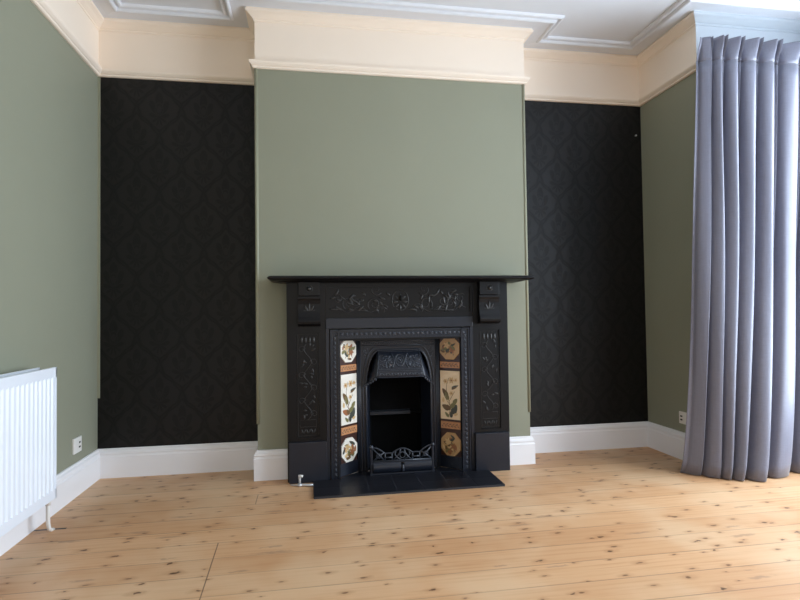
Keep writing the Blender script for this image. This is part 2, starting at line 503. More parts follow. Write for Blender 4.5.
# ------------------------------------------------------------------ fireplace surround
sur = thing('fireplace_surround', 'black cast-iron fireplace surround with carved pilasters and mantel shelf', 'fireplace', (CX, -D, 0))
YP = -.346
rng = random.Random(4)
for sg in (-1, 1):
    def X(o, sg=sg): return CX + sg * o
    # pilaster: back slab and raised frame round a sunk panel
    mb = MB()
    xa, xb = sorted((X(.672), X(.448)))
    pa, pb = sorted((X(.618), X(.489)))
    mb.box(xa, xb, YP + .008, -D, 0, 1.156)
    mb.box(xa, pa, YP, YP + .008, .23, 1.156); mb.box(pb, xb, YP, YP + .008, .23, 1.156)
    mb.box(pa, pb, YP, YP + .008, .23, .256); mb.box(pa, pb, YP, YP + .008, .862, 1.156)
    pil = mb.build('pilaster', M['iron'], sur)
    fm = fmap(((pa + pb) / 2, YP + .007, .256), (1, 0, 0), (0, 0, 1), (0, -1, 0))
    mb = MB()
    hw = (pb - pa) / 2
    rect_line(mb, fm, -hw + .006, hw - .006, .008, .598, .0020)
    rect_line(mb, fm, -hw + .018, hw - .018, .06, .10, .0012)
    vine(mb, (lambda a, b, h=0.0, f=fm[0]: f(a, b + .10, h), *fm[1:]), .44, .10, rng, .075, .0021)
    for q in (-.035, -.012, .012, .035): leaf3(mb, fm, q, .565, PI / 2, .04, .014)
    for q in range(6): leaf3(mb, fm, -hw + .03 + q * .014, .035, 1.2 if q % 2 else 1.9, .03, .009)
    mb.build('carved_panel', M['iron_relief'], pil)
    # plinth
    mb = MB(); mb.box(*sorted((X(.664), X(.448))), YP - .022, YP + .004, 0, .2325, .003)
    mb.build('plinth', M['iron_lit'], sur)
    # corbel: block above a curled bracket
    ca, cb = sorted((X(.604), X(.481)))
    mb = MB(); mb.box(ca, cb, YP - .048, YP + .002, 1.078, 1.157, .002)
    c1 = mb.build('corbel_block', M['iron'], sur)
    mb = MB(); xm = (ca + cb) / 2
    mb.blob((xm, YP - .048, 1.118), (.013, 0, 0), (0, 0, .013), (0, .014, 0), 14, 8)
    mb.tube([(xm + .019 * math.cos(t * PI / 8), YP - .049, 1.118 + .019 * math.sin(t * PI / 8)) for t in range(16)], .0022, 6, closed=True)
    mb.build('boss', M['iron_relief'], c1)
    prof = [(YP, 1.073), (YP - .046, 1.073), (YP - .047, 1.062), (YP - .040, 1.050), (YP - .036, 1.030), (YP - .036, 1.005), (YP - .040, .980), (YP - .048, .957), (YP - .058, .940), (YP - .062, .928), (YP - .060, .917), (YP - .050, .909), (YP - .03, .903), (YP, .900)]
    mb = MB(); mb.prism(prof, 'x', ca - .002, cb + .002)
    c2 = mb.build('corbel_bracket', M['iron'], sur)
    mb = MB()
    fm2 = fmap((xm, YP - .037, 1.0), (1, 0, 0), (0, -.12, .99), (0, -.99, -.12))
    for an, L in ((PI / 2, .07), (PI / 2 + .5, .06), (PI / 2 - .5, .06), (PI / 2 + 1.0, .045), (PI / 2 - 1.0, .045)):
        leaf3(mb, fm2, math.cos(an) * L * .45, -.025 + math.sin(an) * L * .45, an, L, .013, .003)
    mb.build('leaf_carving', M['iron_relief'], c2)

# frieze between the corbels
mb = MB()
mb.box(CX - .447, CX + .447, YP + .014, -D, .945, 1.156)
mb.box(CX - .447, CX + .447, YP + .004, YP + .014, 1.128, 1.156); mb.box(CX - .447, CX + .447, YP + .004, YP + .014, .945, .975)
mb.box(CX - .447, CX - .436, YP + .004, YP + .014, .975, 1.128); mb.box(CX + .436, CX + .447, YP + .004, YP + .014, .975, 1.128)
fz = mb.build('frieze_panel', M['iron'], sur)
mb = MB()
fm = fmap((CX, YP + .013, 1.05), (1, 0, 0), (0, 0, 1), (0, -1, 0))
# central urn with ring, and scrolling foliage to both sides
mp = fm[0]
mb.tube([mp(.050 * math.cos(t * PI / 12), .062 * math.sin(t * PI / 12)) for t in range(24)], .0025, 6, closed=True)
for an in range(8): leaf3(mb, fm, .03 * math.cos(an * PI / 4), -.01 + .035 * math.sin(an * PI / 4), an * PI / 4, .034, .012)
for sg in (-1, 1):
    for k, (a, b, ang, sz, tn) in enumerate(((.075, -.045, .9, .075, -1), (.115, .045, -.7, .07, 1), (.19, -.05, 1.2, .08, 1), (.27, .03, -.4, .07, -1), (.33, -.05, .8, .075, 1), (.40, .03, 2.6, .06, 1))):
        spiral(mb, ((lambda p, q, h=0.0, sg=sg: mp(sg * p, q, h)), fm[1] * sg, fm[2], fm[3]), a, b, ang, sz, tn, .0026, 1.3, 18)
    for q in range(20):
        leaf3(mb, fm, sg * rng.uniform(.07, .415), rng.uniform(-.06, .055), rng.uniform(0, PI), rng.uniform(.03, .055), .013, .0035)
    mb.tube([mp(sg * (.08 + .33 * t / 14), -.055 + .018 * math.sin(t * 1.1)) for t in range(15)], .0025, 6)
    mb.tube([mp(sg * (.20 + .13 * t / 8), -.062) for t in range(9)], .003, 6)
mb.build('carved_foliage', M['iron_relief'], fz)
mb = MB(); mb.blob((CX + .005, YP + .010, 1.062), (.013, 0, 0), (0, 0, .018), (0, .012, 0), 14, 8)
mb.build('boss', M['dark'], fz)
# plain band round the insert
mb = MB()
mb.box(CX - .447, CX + .447, YP - .006, -D, .884, .945, .003)
for sg in (-1, 1):
    mb.box(*sorted((CX + sg * .447, CX + sg * .428)), YP - .002, -D, 0, .884)
mb.build('inner_band', M['iron_lit'], sur)
# mantel shelf with a nosed edge on three sides
SX0, SX1, SY = 1.040, 2.620, -.462
mb = MB(); rows = []
for ins, z in ((.060, 1.1565), (.052, 1.160), (.045, 1.162), (.022, 1.164), (.006, 1.170), (0, 1.176), (.001, 1.181), (.010, 1.188), (.016, 1.190)):
    rows.append([(SX0 + ins, -D, z), (SX0 + ins, SY + ins, z), (SX1 - ins, SY + ins, z), (SX1 - ins, -D, z)])
R = mb.loft(rows, smooth=False, close=True); mb._f(R[0][::-1]); mb._f(R[-1])
mb.build('mantel_shelf', M['iron'], sur)

# ------------------------------------------------------------------ cast iron tiled insert
ins = thing('fireplace_insert', 'cast-iron fireplace insert with arched hood and flower tiles', 'fireplace insert', (CX, -D, 0))
FY = -.352    # front of the frame
BY = -.236    # plane of the arch plate
mb = MB()
for sg in (-1, 1):
    a, b = sorted((CX + sg * .423, CX + sg * .370))
    mb.box(a, b, FY + .006, BY, 0, .878)
    mb.box(a, a + .008, FY, FY + .006, 0, .878); mb.box(b - .008, b, FY, FY + .006, 0, .878)
mb.box(CX - .370, CX + .370, FY + .006, BY, .824, .878)
mb.box(CX - .415, CX + .415, FY, FY + .006, .870, .878); mb.box(CX - .370, CX + .370, FY, FY + .006, .824, .832)
frame = mb.build('frame', M['iron_lit'], ins)
mb = MB()
def little_leaf(mb, fm, a, b, ang, s):
    leaf3(mb, fm, a, b, ang + .6, s, s * .34, .003); leaf3(mb, fm, a, b, ang - .6, s, s * .34, .003)
fmF = fmap((CX, FY + .006, 0), (1, 0, 0), (0, 0, 1), (0, -1, 0))
k = -.385
while k <= .386:
    little_leaf(mb, fmF, k, .851, 0 if k < 0 else PI, .026); k += .0285
for sg in (-1, 1):
    z = .03
    while z < .83:
        little_leaf(mb, fmF, sg * .3965, z, PI / 2, .026); z += .0285
mb.build('leaf_border', M['iron_insert_relief'], frame)
mb = MB(); mb.box(CX - .370, CX + .370, FY + .012, BY, .812, .824)
mb.build('soffit', M['iron'], ins)

# splayed tiled cheeks
OCT = [(math.cos(PI / 8 + k * PI / 4), math.sin(PI / 8 + k * PI / 4)) for k in range(8)]
def petal_poly(mb, mp, a, b, ang, L, Wd, mi, h):
    mb.mi = mi
    pts = []
    for t in range(10):
        th = 2 * PI * t / 10
        px, py = L / 2 * math.cos(th), Wd / 2 * math.sin(th) * (1 - .35 * math.cos(th))
        pts.append(mp(a + px * math.cos(ang) - py * math.sin(ang), b + px * math.sin(ang) + py * math.cos(ang), h))
    mb.poly(pts); mb.mi = 0
def stem(mb, mp, pts, r, mi, h):
    mb.mi = mi; mb.tube([mp(a, b, h) for a, b in pts], r, 5); mb.mi = 0
PAINT = [M['p_brown'], M['p_olive'], M['p_dark'], M['p_rust'], M['p_ochre']]
for sg in (-1, 1):
    A = Vector((CX + sg * .369, -.336, 0)); B = Vector((CX + sg * .259, BY - .001, 0))
    if sg > 0: A, B = B, A            # u runs to the right in the picture on both sides
    u = (B - A).normalized(); L = (B - A).length
    n = Vector((u.y, -u.x, 0))
    fm = fmap((A + B) / 2, u, (0, 0, 1), n)
    mp = fm[0]
    def slab(mb, a0, a1, b0, b1, h0, h1, bev=.0):
        q = [(a0, b0), (a1, b0), (a1, b1), (a0, b1)]
        P0 = [mb.bm.verts.new(mp(a, b, h0)) for a, b in q]; P1 = [mb.bm.verts.new(mp(a + (bev if a < (a0 + a1) / 2 else -bev), b + (bev if b < (b0 + b1) / 2 else -bev), h1)) for a, b in q]
        for i in range(4): mb._f([P0[i], P0[(i + 1) % 4], P1[(i + 1) % 4], P1[i]])
        mb._f(P0[::-1]); mb._f(P1)
    mb = MB(); slab(mb, -L / 2, L / 2, .086, .812, -.010, -.002)
    cheek = mb.build('tiled_cheek', M['maroon'], ins); cheek['label'] = 'dark maroon tiled side cheek'
    mb = MB(); slab(mb, -L / 2, L / 2, .012, .086, -.010, .001)
    mb.build('cheek_base', M['iron_lit'], ins)
    mb = MB(); slab(mb, -L / 2, -L / 2 + .004, .086, .812, -.010, .002); slab(mb, L / 2 - .004, L / 2, .086, .812, -.010, .002)
    mb.build('cheek_edging', M['iron'], ins)
    hw = .068
    rr = random.Random(11 + sg)
    # octagonal tiles
    for (z0, z1) in ((.683, .824), (.088, .234)):
        zc, hz = (z0 + z1) / 2 - .003, .0715
        base = M['tile_window_lit'] if sg < 0 else M['tile_warm_lit']  # left whitened, right tanned: each cheek's light is in the tile colour
        mb = MB()
        pts0 = [mp(hw / math.cos(PI / 8) * c, zc + hz / math.cos(PI / 8) * s, -.002) for c, s in OCT]
        pts1 = [mp((hw - .002) / math.cos(PI / 8) * c, zc + (hz - .002) / math.cos(PI / 8) * s, .004) for c, s in OCT]
        mb.loft([pts0, pts1], smooth=False, close=True); mb.poly(pts0[::-1]); mb.poly(pts1)
        stem(mb, mp, [(-.03 + .012 * t, zc - .045 + .018 * t) for t in range(5)], .0016, 1, .004)
        stem(mb, mp, [(.03 - .008 * t, zc - .045 + .018 * t) for t in range(5)], .0016, 3, .004)
        for q in range(19):
            an = rr.uniform(0, 2 * PI); ra = rr.uniform(.012, .052)
            petal_poly(mb, mp, ra * math.cos(an), zc + ra * math.sin(an), rr.uniform(0, PI), rr.uniform(.028, .042), rr.uniform(.012, .02), rr.choice((1, 2, 3, 2, 4, 5)), .0044 + q * .00008)
        for cx_, cz_ in ((-.018, .018), (.02, -.012)):
            for q in range(5): petal_poly(mb, mp, cx_ + .012 * math.cos(q * 1.257), zc + cz_ + .012 * math.sin(q * 1.257), q * 1.257, .022, .013, 5 if cx_ < 0 else 4, .0058)
        o = mb.build('octagonal_tile', [base] + PAINT, cheek)
        o['label'] = 'cream octagonal tile painted with flowers, coloured white for window light' if sg < 0 else 'cream octagonal tile painted with flowers, coloured tan for warm reflected light'
    # narrow strip tiles
    for (z0, z1) in ((.627, .666), (.252, .297)):
        mb = MB(); slab(mb, -hw, hw, z0, z1, -.002, .0035, .0015)
        zc = (z0 + z1) / 2
        stem(mb, mp, [(-.055 + .01 * t, zc + .005 * math.sin(t * 1.4)) for t in range(12)], .0012, 1, .0035)
        for q in range(11): petal_poly(mb, mp, -.055 + q * .011, zc + (.007 if q % 2 else -.007), .6 if q % 2 else -.6, .016, .006, 1 if q % 3 else 3, .0040)
        o = mb.build('strip_tile', [M['tile_orange']] + PAINT, cheek); o['label'] = 'narrow ochre tile with a leaf border'
    # long floral panel
    mb = MB(); slab(mb, -hw, hw, .310, .610, -.002, .004, .0015)
    stem(mb, mp, [(-.012 + .012 * math.sin(t * .55), .325 + .02 * t) for t in range(13)], .0017, 1, .004)
    stem(mb, mp, [(-.008 + .010 * t, .42 + .016 * t) for t in range(5)], .0015, 1, .004)
    stem(mb, mp, [(-.004 - .009 * t, .40 + .014 * t) for t in range(5)], .0015, 1, .004)
    LV = ((-.034, .475, 2.2, .062, .030, 1), (-.022, .455, 2.0, .055, .024, 2), (.036, .515, .3, .05, .013, 3), (.030, .505, .35, .04, .012, 1),
          (.030, .375, 1.1, .068, .040, 3), (.020, .40, .7, .05, .028, 2), (-.030, .385, 2.7, .056, .034, 4 if sg < 0 else 1), (-.010, .385, 2.2, .04, .022, 1),
          (.008, .345, 1.5, .045, .022, 3), (-.022, .34, 2.3, .04, .018, 2), (.036, .425, .9, .042, .026, 2), (.040, .345, .4, .03, .016, 5), (-.046, .43, 1.6, .032, .016, 5))
    for q, (a, b, an, l, wd, mi) in enumerate(LV): petal_poly(mb, mp, a, b, an, l, wd, mi, .0046 + q * .0001)
    for a, b, s in ((.012, .552, 1.0), (-.030, .545, .8), (.010, .472, .7), (.042, .555, .6)):
        for q in range(6): petal_poly(mb, mp, a + .011 * s * math.cos(q * 1.047), b + .011 * s * math.sin(q * 1.047), q * 1.047, .022 * s, .011 * s, 5, .0062)
        petal_poly(mb, mp, a, b, 0, .010 * s, .010 * s, 4, .0066)
    o = mb.build('floral_tile', [M['tile_window_lit'] if sg < 0 else M['tile_cream']] + PAINT, cheek)
    o['label'] = 'tile panel painted with a flowering stem, coloured white for window light' if sg < 0 else 'cream tile panel painted with a flowering stem'

# arch plate with opening
def arch(hw, ztop, zs, inset, n=8, z0=.0):
    """outline from bottom right up and over to bottom left"""
    r = [(hw, z0), (hw, zs)]
    for k in range(1, n + 1):
        t = k / n * PI / 2
        r.append((inset + (hw - inset) * math.cos(t), zs + (ztop - zs) * math.sin(t)))
    return r + [(-a, b) for a, b in r[::-1]]
inner = arch(.203, .745, .52, .12)
bm2 = bmesh.new()
outer = [(.259, 0), (.259, .812), (-.259, .812), (-.259, 0)]
loop = [bm2.verts.new((CX + a, BY, b)) for a, b in outer + inner[::-1]]
es = [bm2.edges.new((loop[i], loop[(i + 1) % len(loop)])) for i in range(len(loop))]
bmesh.ops.triangle_fill(bm2, use_beauty=True, edges=es)
ex = bmesh.ops.extrude_face_region(bm2, geom=bm2.faces[:])
bmesh.ops.translate(bm2, verts=[v for v in ex['geom'] if isinstance(v, bmesh.types.BMVert)], vec=(0, .014, 0))
mb = MB(); mb._absorb(bm2)
plate = mb.build('arch_plate', M['iron_lit'], ins)
mb = MB()
mb.tube([(CX + a, BY - .003, b) for a, b in inner], .0065, 8)
mb.tube([(CX + a, BY - .002, b) for a, b in arch(.222, .768, .52, .135)], .004, 8)
for sg in (-1, 1):
    for o_ in (.238, .247, .255): mb.tube([(CX + sg * o_, BY - .001, .0), (CX + sg * o_, BY - .001, .805)], .0036, 8)
mb.tube([(CX - .232, BY - .001, .775), (CX + .232, BY - .001, .775)], .0026, 6); mb.tube([(CX - .232, BY - .001, .803), (CX + .232, BY - .001, .803)], .0026, 6)
fmP = fmap((CX, BY, 0), (1, 0, 0), (0, 0, 1), (0, -1, 0))
k = -.222
while k <= .2225:
    leaf3(mb, fmP, k, .789, .7, .018, .008, .003); k += .0148
for sg in (-1, 1):
    spiral(mb, ((lambda p, q, h=0.0, sg=sg: fmP[0](sg * p, q, h)), fmP[1] * sg, fmP[2], fmP[3]), .18, .735, -.6, .05, 1, .003, 1.1)
    for q in range(4): leaf3(mb, fmP, sg * (.205 + .006 * (q % 2)), .70 + .016 * q, .8 * sg, .02, .008, .003)
mb.build('arch_moulding', M['iron_insert_relief'], plate)

# fire chamber behind the opening
mb = MB()
ch = [(.203, BY + .014), (.150, -.045), (-.150, -.045), (-.203, BY + .014)]
R = mb.loft([[(CX + a, y, z) for a, y in ch] for z in (0.012, .78)], smooth=False)
mb.poly([(CX + a, y, .78) for a, y in ch]); mb.poly([(CX + a, y, .012) for a, y in ch])
mb.prism([(-.05, .32), (-.115, .328), (-.122, .338), (-.118, .348), (-.10, .35), (-.065, .52), (-.05, .70)], 'x', CX - .17, CX + .17)
mb.build('fireback', M['soot'], ins)
mb = MB(); mb.prism([(-.112, .327), (-.126, .328), (-.128, .347), (-.10, .354)], 'x', CX - .168, CX + .09)
mb.build('fireback_ledge', M['ledge'], ins)
for sg in (-1, 1):
    mb = MB(); mb.prism([(CX + sg * .203, BY + .012), (CX + sg * .202, BY + .0), (CX + sg * .166, -.10), (CX + sg * .172, -.10)], 'z', .012, .66)
    mb.build('chamber_side', M['iron_lit'], ins)

# hood: curved canopy with scalloped cheeks
mb = MB()
NZ = 10; rows = []
HT, HB = .742, .580
def hood_pt(a, t):
    """a -1..1 across, t 0 top .. 1 bottom"""
    hw = .133 + .020 * t ** 1.3
    y = BY - .006 - .066 * math.sin(t * PI / 2) ** .9
    return Vector((CX + a * hw, y - .004 * (1 - a * a), HT + (HB - HT) * t))
for i in range(NZ + 1): rows.append([hood_pt(k / 8 - 1, i / NZ) for k in range(17)])
R = mb.loft(rows, smooth=True)
for sg, col in ((-1, 0), (1, 16)):
    back = []
    for i in range(NZ + 1):
        t = i / NZ
        hw = .133 + .08 * t ** 1.1
        back.append(mb.bm.verts.new((CX + sg * hw, BY, HT + .004 + (.535 - HT) * t)))
    for i in range(NZ): mb._f([R[i][col], R[i + 1][col], back[i + 1], back[i]], True)
top = [mb.bm.verts.new((CX + (k / 8 - 1) * .133, BY, HT + .004)) for k in range(17)]
for k in range(16): mb._f([R[0][k], R[0][k + 1], top[k + 1], top[k]])
hood = mb.build('hood', M['iron_lit'], ins)
sm = hood.modifiers.new('thickness', 'SOLIDIFY'); sm.thickness = .005; sm.offset = -1
mb = MB()
def hmap(a, b, h=0.0):
    """a metres from centre, b metres below the top"""
    t = max(0, min(1, b / (HT - HB))); hw = .133 + .020 * t ** 1.3
    p = hood_pt(a / hw, t); p.y -= h * .9; p.z -= h * .3
    return p
fmH = (hmap, Vector((1, 0, 0)), Vector((0, -.35, -.93)), Vector((0, -.93, .35)))
for b0 in (.006, .112, .121, .157):
    mb.tube([hmap(a / 10 * (.126 + .020 * (b0 / .162) ** 1.3), b0, .001) for a in range(-10, 11)], .0024, 6)
for sg in (-1, 1):
    mb.tube([hmap(sg * (.126 + .020 * (q / 10) ** 1.3), .006 + .151 * q / 10, .001) for q in range(11)], .0024, 6)
# medallion and scrolls
mb.tube([hmap(.026 * math.cos(t * PI / 10), .058 + .036 * math.sin(t * PI / 10), .002) for t in range(20)], .0032, 6, closed=True)
mb.tube([hmap(.013 * math.cos(t * PI / 8), .058 + .016 * math.sin(t * PI / 8), .002) for t in range(16)], .0026, 6, closed=True)
mb.blob(hmap(0, .058, .002), (.007, 0, 0), (0, -.003, -.007), (0, -.006, .002), 10, 6)
for sg in (-1, 1):
    f2 = ((lambda p, q, h=0.0, sg=sg: hmap(sg * p, q, h)), fmH[1] * sg, fmH[2], fmH[3])
    mb.tube([f2[0](.034 + .018 * (t / 5 - 1) ** 2, .018 + .084 * t / 10, .002) for t in range(11)], .0042, 6)
    for a, b, an, sz, tn in ((.052, .030, .5, .05, 1), (.052, .092, -.5, .05, -1), (.085, .05, .9, .05, -1), (.062, .058, .1, .045, 1), (.10, .10, -1.2, .04, 1)):
        spiral(mb, f2, a, b, an, sz, tn, .0034, 1.2)
    for q in range(9):
        leaf3(mb, f2, rng.uniform(.045, .115), rng.uniform(.022, .098), rng.uniform(0, PI), .028, .011, .004)
for q in range(15):
    leaf3(mb, fmH, -.125 + q * .0179, .139, .7 if q % 2 else -.7, .024, .009, .0035)
mb.build('hood_relief', M['iron_insert_relief'], hood)
for sg in (-1, 1):
    mb = MB()
    for q in range(5):
        t = q / 4
        c = hood_pt(sg, 1).lerp(Vector((CX + sg * .213, BY - .003, .535)), t)
        mb.blob(c + Vector((0, -.001, -.006)), (.008, 0, 0), (0, .008, 0), (0, 0, .009), 8, 6)
    mb.build('scalloped_edge', M['iron_insert_relief'], hood)

# ------------------------------------------------------------------ fire grate front standing on the hearth
GY = -.337
gr = thing('fire_grate', 'low black openwork grate front with two knobs inside the fireplace opening', 'fire grate', (CX, GY, .012))
Z0 = .0125
for sg in (-1, 1):
    mb = MB()
    x = CX + sg * .186
    mb.box(x - .007, x + .007, GY - .006, GY + .008, Z0, .165, .002)
    mb.box(x - .010, x + .010, GY - .012, GY + .012, Z0, Z0 + .012, .002)
    post = mb.build('post', M['iron_lit'], gr)
    mb = MB(); mb.blob((x, GY, .176), (.0125, 0, 0), (0, .0125, 0), (0, 0, .013), 14, 8)
    mb.tube([(x, GY, .163), (x, GY, .168)], .008, 12)
    mb.build('knob', M['iron_insert_relief'], post)
mb = MB()
# openwork fret: wavy top rail, bottom rail, three lobes with crossed loops
def top(a):
    a = abs(a)
    if a < .062: return .136 + .027 * math.cos(a / .062 * PI / 2)
    if a < .105: return .136 + .002 * math.sin((a - .062) / .043 * PI)
    return .136 + .036 * math.sin((a - .105) / .074 * PI * .55)
mb.tube([(CX + a / 1000, GY, top(a / 1000)) for a in range(-178, 179, 6)], .0042, 8)
mb.tube([(CX - .18, GY, .092), (CX + .18, GY, .092)], .005, 8)
for sg in (-1, 1):
    for z in (.112,): mb.tube([(CX + sg * .060, GY, z), (CX + sg * .106, GY, z)], .0042, 8)
    mb.tube([(CX + sg * .062, GY, .092), (CX + sg * .062, GY, .138)], .0042, 8)
    mb.tube([(CX + sg * .105, GY, .092), (CX + sg * .105, GY, .138)], .0042, 8)
    # cross in the outer lobe
    mb.tube([(CX + sg * .110, GY, .096), (CX + sg * .140, GY - .002, .128), (CX + sg * .176, GY, .166)], .0042, 8)
    mb.tube([(CX + sg * .174, GY, .096), (CX + sg * .142, GY - .002, .122), (CX + sg * .112, GY, .142)], .0042, 8)
    mb.tube([(CX + sg * .142 + .013 * math.cos(t * PI / 8), GY - .002, .124 + .013 * math.sin(t * PI / 8)) for t in range(16)], .0032, 6, closed=True)
    # loops in the middle lobe
    mb.tube([(CX + sg * .008, GY, .095), (CX + sg * .030, GY, .108), (CX + sg * .046, GY, .128), (CX + sg * .040, GY, .146)], .004, 8)
    mb.tube([(CX + sg * .056, GY, .095), (CX + sg * .034, GY, .112), (CX + sg * .016, GY, .138), (CX + sg * .012, GY, .158)], .004, 8)
mb.tube([(CX + .016 * math.cos(t * PI / 8), GY - .002, .124 + .018 * math.sin(t * PI / 8)) for t in range(16)], .0034, 6, closed=True)
mb.build('openwork_fret', M['iron_insert_relief'], gr)
mb = MB()
for sg in (-1, 1):
    a, b = sorted((CX + sg * .010, CX + sg * .176))
    rows = []
    for k in range(9):
        t = k / 8
        rows.append([(a, GY - .018 * math.sin(t * PI) ** .7 - .002, Z0 + .010 + .064 * t), (b, GY - .018 * math.sin(t * PI) ** .7 - .002, Z0 + .010 + .064 * t)])
    mb.loft(rows, True)
    mb.box(a, b, GY - .002, GY + .006, Z0 + .004, .088)
mb.box(CX - .178, CX + .178, GY - .006, GY + .006, .080, .088, .002); mb.box(CX - .178, CX + .178, GY - .010, GY + .008, Z0, Z0 + .010, .002)
ash = mb.build('ash_cover', M['iron_lit'], gr)
mb = MB(); mb.blob((CX, GY - .012, .050), (.010, 0, 0), (0, .016, 0), (0, 0, .024), 12, 8)
mb.build('latch', M['iron_insert_relief'], ash)

# ------------------------------------------------------------------ hearth
mb = MB()
pts = [(1.285, -.655), (2.336, -.655), (2.336, -.370), (CX + .366, -.370), (CX + .366, -.344), (CX + .262, -.250), (CX - .262, -.250), (CX - .366, -.344), (CX - .366, -.370), (1.285, -.370)]
mb.prism(pts, 'z', 0, .012)
tag(mb.build('hearth', M['hearth']), 'black glazed tile hearth laid on the floor in front of the fireplace', 'hearth')

# ------------------------------------------------------------------ gas tap beside the hearth
tp = thing('gas_tap', 'small pale metal gas tap on the floor by the left plinth', 'gas tap', (1.234, -.425, 0))
mb = MB()
mb.tube([(1.206, -.424, .009), (1.240, -.428, .009), (1.262, -.432, .008), (1.284, -.436, .008)], .007, 10)
mb.tube([(1.160, -.402, .006), (1.190, -.412, .006), (1.208, -.424, .007)], .004, 8)
mb.build('pipe', M['chrome'], tp)
mb = MB(); mb.tube([(1.210, -.424, .004), (1.210, -.424, .016)], .013, 14); mb.tube([(1.210, -.424, .016), (1.210, -.424, .058)], .0065, 12); mb.tube([(1.210, -.424, .045), (1.210, -.424, .066)], .0085, 12)
mb.build('stem', M['chrome'], tp)
mb = MB(); mb.tube([(1.204, -.426, .060), (1.216, -.428, .061), (1.227, -.430, .058)], [.0055, .0055, .0075], 10)
mb.build('lever', M['plastic'], tp)

# ------------------------------------------------------------------ sockets
def socket(y0, y1, z0, z1, wallx, face, label):
    yc, zc = (y0 + y1) / 2, (z0 + z1) / 2
    t = thing('wall_socket', label, 'socket', (wallx, yc, zc))
    sx = face
    mb = MB(); mb.box(*sorted((wallx, wallx + sx * .010)), y0, y1, z0, z1, .003)
    pl = mb.build('face_plate', M['plastic'], t)
    mb = MB()
    for dy, dz in ((.22, .13), (.22, -.16)):
        yy, zz = yc + dy * (y1 - y0), zc + dz * (z1 - z0)
        mb.box(*sorted((wallx + sx * .0095, wallx + sx * .0108)), yy - .010, yy + .010, zz - .0045, zz + .0045)
    mb.build('outlet', M['dark'], pl)
    mb = MB(); mb.box(*sorted((wallx + sx * .009, wallx + sx * .013)), yc - .032, yc - .018, zc - .010, zc + .012, .001)
    mb.build('switch', M['plastic'], pl)
socket(-.357, -.255, .227, .311, 0, 1, 'white wall socket on the green wall beside the radiator')
socket(-.428, -.345, .230, .308, W, -1, 'white wall socket on the green wall partly behind the curtain')

# screw left in the wallpaper
mb = MB(); mb.tube([(3.612, .002, 2.234), (3.612, -.012, 2.234)], .004, 10); mb.blob((3.612, -.013, 2.234), (.007, 0, 0), (0, 0, .007), (0, .003, 0), 12, 6)
tag(mb.build('wall_screw', M['chrome']), 'tiny pale screw high in the black wallpaper beside the right green wall', 'screw')

# ------------------------------------------------------------------ radiator
RY0, RY1, RZ0, RZ1 = -2.40, -.855, .155, .745
rad = thing('radiator', 'white double-panel radiator mounted on the green wall', 'radiator', (.07, RY1, 0))
def panel(xf, xb, name, fluted, parent):
    mb = MB()
    mb.box(xb, xf - .004, RY0, RY1, RZ0, RZ1, .003)
    mb.box(xf - .006, xf, RY0, RY1, RZ1 - .048, RZ1, .0025); mb.box(xf - .006, xf, RY0, RY1, RZ0, RZ0 + .045, .0025)
    mb.box(xf - .006, xf, RY1 - .012, RY1, RZ0, RZ1, .0025)
    if fluted:
        p = .0365; y = RY1 - .018
        while y > RY0 + .02:
            prof = [(xf - .005, y), (xf + .0015, y - .008), (xf + .0015, y - p + .014), (xf - .005, y - p + .006)]
            mb.prism(prof, 'z', RZ0 + .040, RZ1 - .042)
            y -= p
    return mb.build(name, M['radiator'], parent)
panel(.134, .119, 'front_panel', True, rad)
panel(.064, .050, 'rear_panel', False, rad)
mb = MB()
for k in range(40):
    y = RY1 - .03 - k * .036
    mb.box(.064, .119, y - .001, y + .001, RZ0 + .05, RZ1 - .030)
mb.build('convector_fins', M['radiator'], rad)
for y in (RY1 - .18, RY0 + .2):
    mb = MB(); mb.box(.001, .052, y - .015, y + .015, RZ0 + .05, RZ1 - .05, .002)
    mb.build('wall_bracket', M['radiator'], rad)
mb = MB()
px, py = .104, -.868
mb.tube([(px, py, RZ0 + .03), (px, py, .09), (px, py + .001, .045), (px + .001, py + .010, .018), (px + .002, py + .024, .007), (px + .002, py + .046, .0)], .0085, 12)
mb.tube([(px, py, RZ0 - .03), (px, py, RZ0 + .02)], .0115, 14)
mb.tube([(.092, -.90, RZ0 + .025), (px, py, RZ0 + .025)], .010, 12)
mb.build('pipe', M['plastic'], rad)

# ------------------------------------------------------------------ curtain
def catmull(P, n=6):
    out = []
    for i in range(len(P) - 1):
        p0 = Vector(P[max(i - 1, 0)]); p1 = Vector(P[i]); p2 = Vector(P[i + 1]); p3 = Vector(P[min(i + 2, len(P) - 1)])
        for k in range(n):
            t = k / n
            q = .5 * ((2 * p1) + (p2 - p0) * t + (2 * p0 - 5 * p1 + 4 * p2 - p3) * t * t + (3 * p1 - p0 - 3 * p2 + p3) * t ** 3)
            out.append(q)
    out.append(Vector(P[-1]))
    return out
def folds(L, tips, E, dps, r1=1.0, r2=.8, slant=False):
    """plan line of the cloth: round pleats between successive fold tips"""
    P = [L]; prev = L
    for (tx, ty), dp in zip(tips + [E], dps):
        w, dy = tx - prev[0], ty - prev[1]
        first = prev is L
        for fx, fd in (() if first else ((.03, .50), (.07, 1.0), (.16, r1), (.23, 1.0))) + (((.29, .82), (.35, .74), (.45, .60), (.60, .40), (.80, .16), (.95, .02)) if slant else ((.29, r2), (.34, .42), (.42, .13), (.58, 0.01), (.78, -.03), (.93, .02))):
            P.append((prev[0] + fx * w, prev[1] + fx * dy + fd * dp))
        P.append((tx, ty + .14 * dp))
        prev = (tx, ty)
    return P
HEM = folds((3.427, -.640), [(3.497, -.725), (3.568, -.792), (3.613, -.830), (3.669, -.860), (3.784, -.893), (4.003, -.815), (4.200, -.79)], (4.42, -.76), (.012, .05, .14, .15, .15, .11, .13, .13))
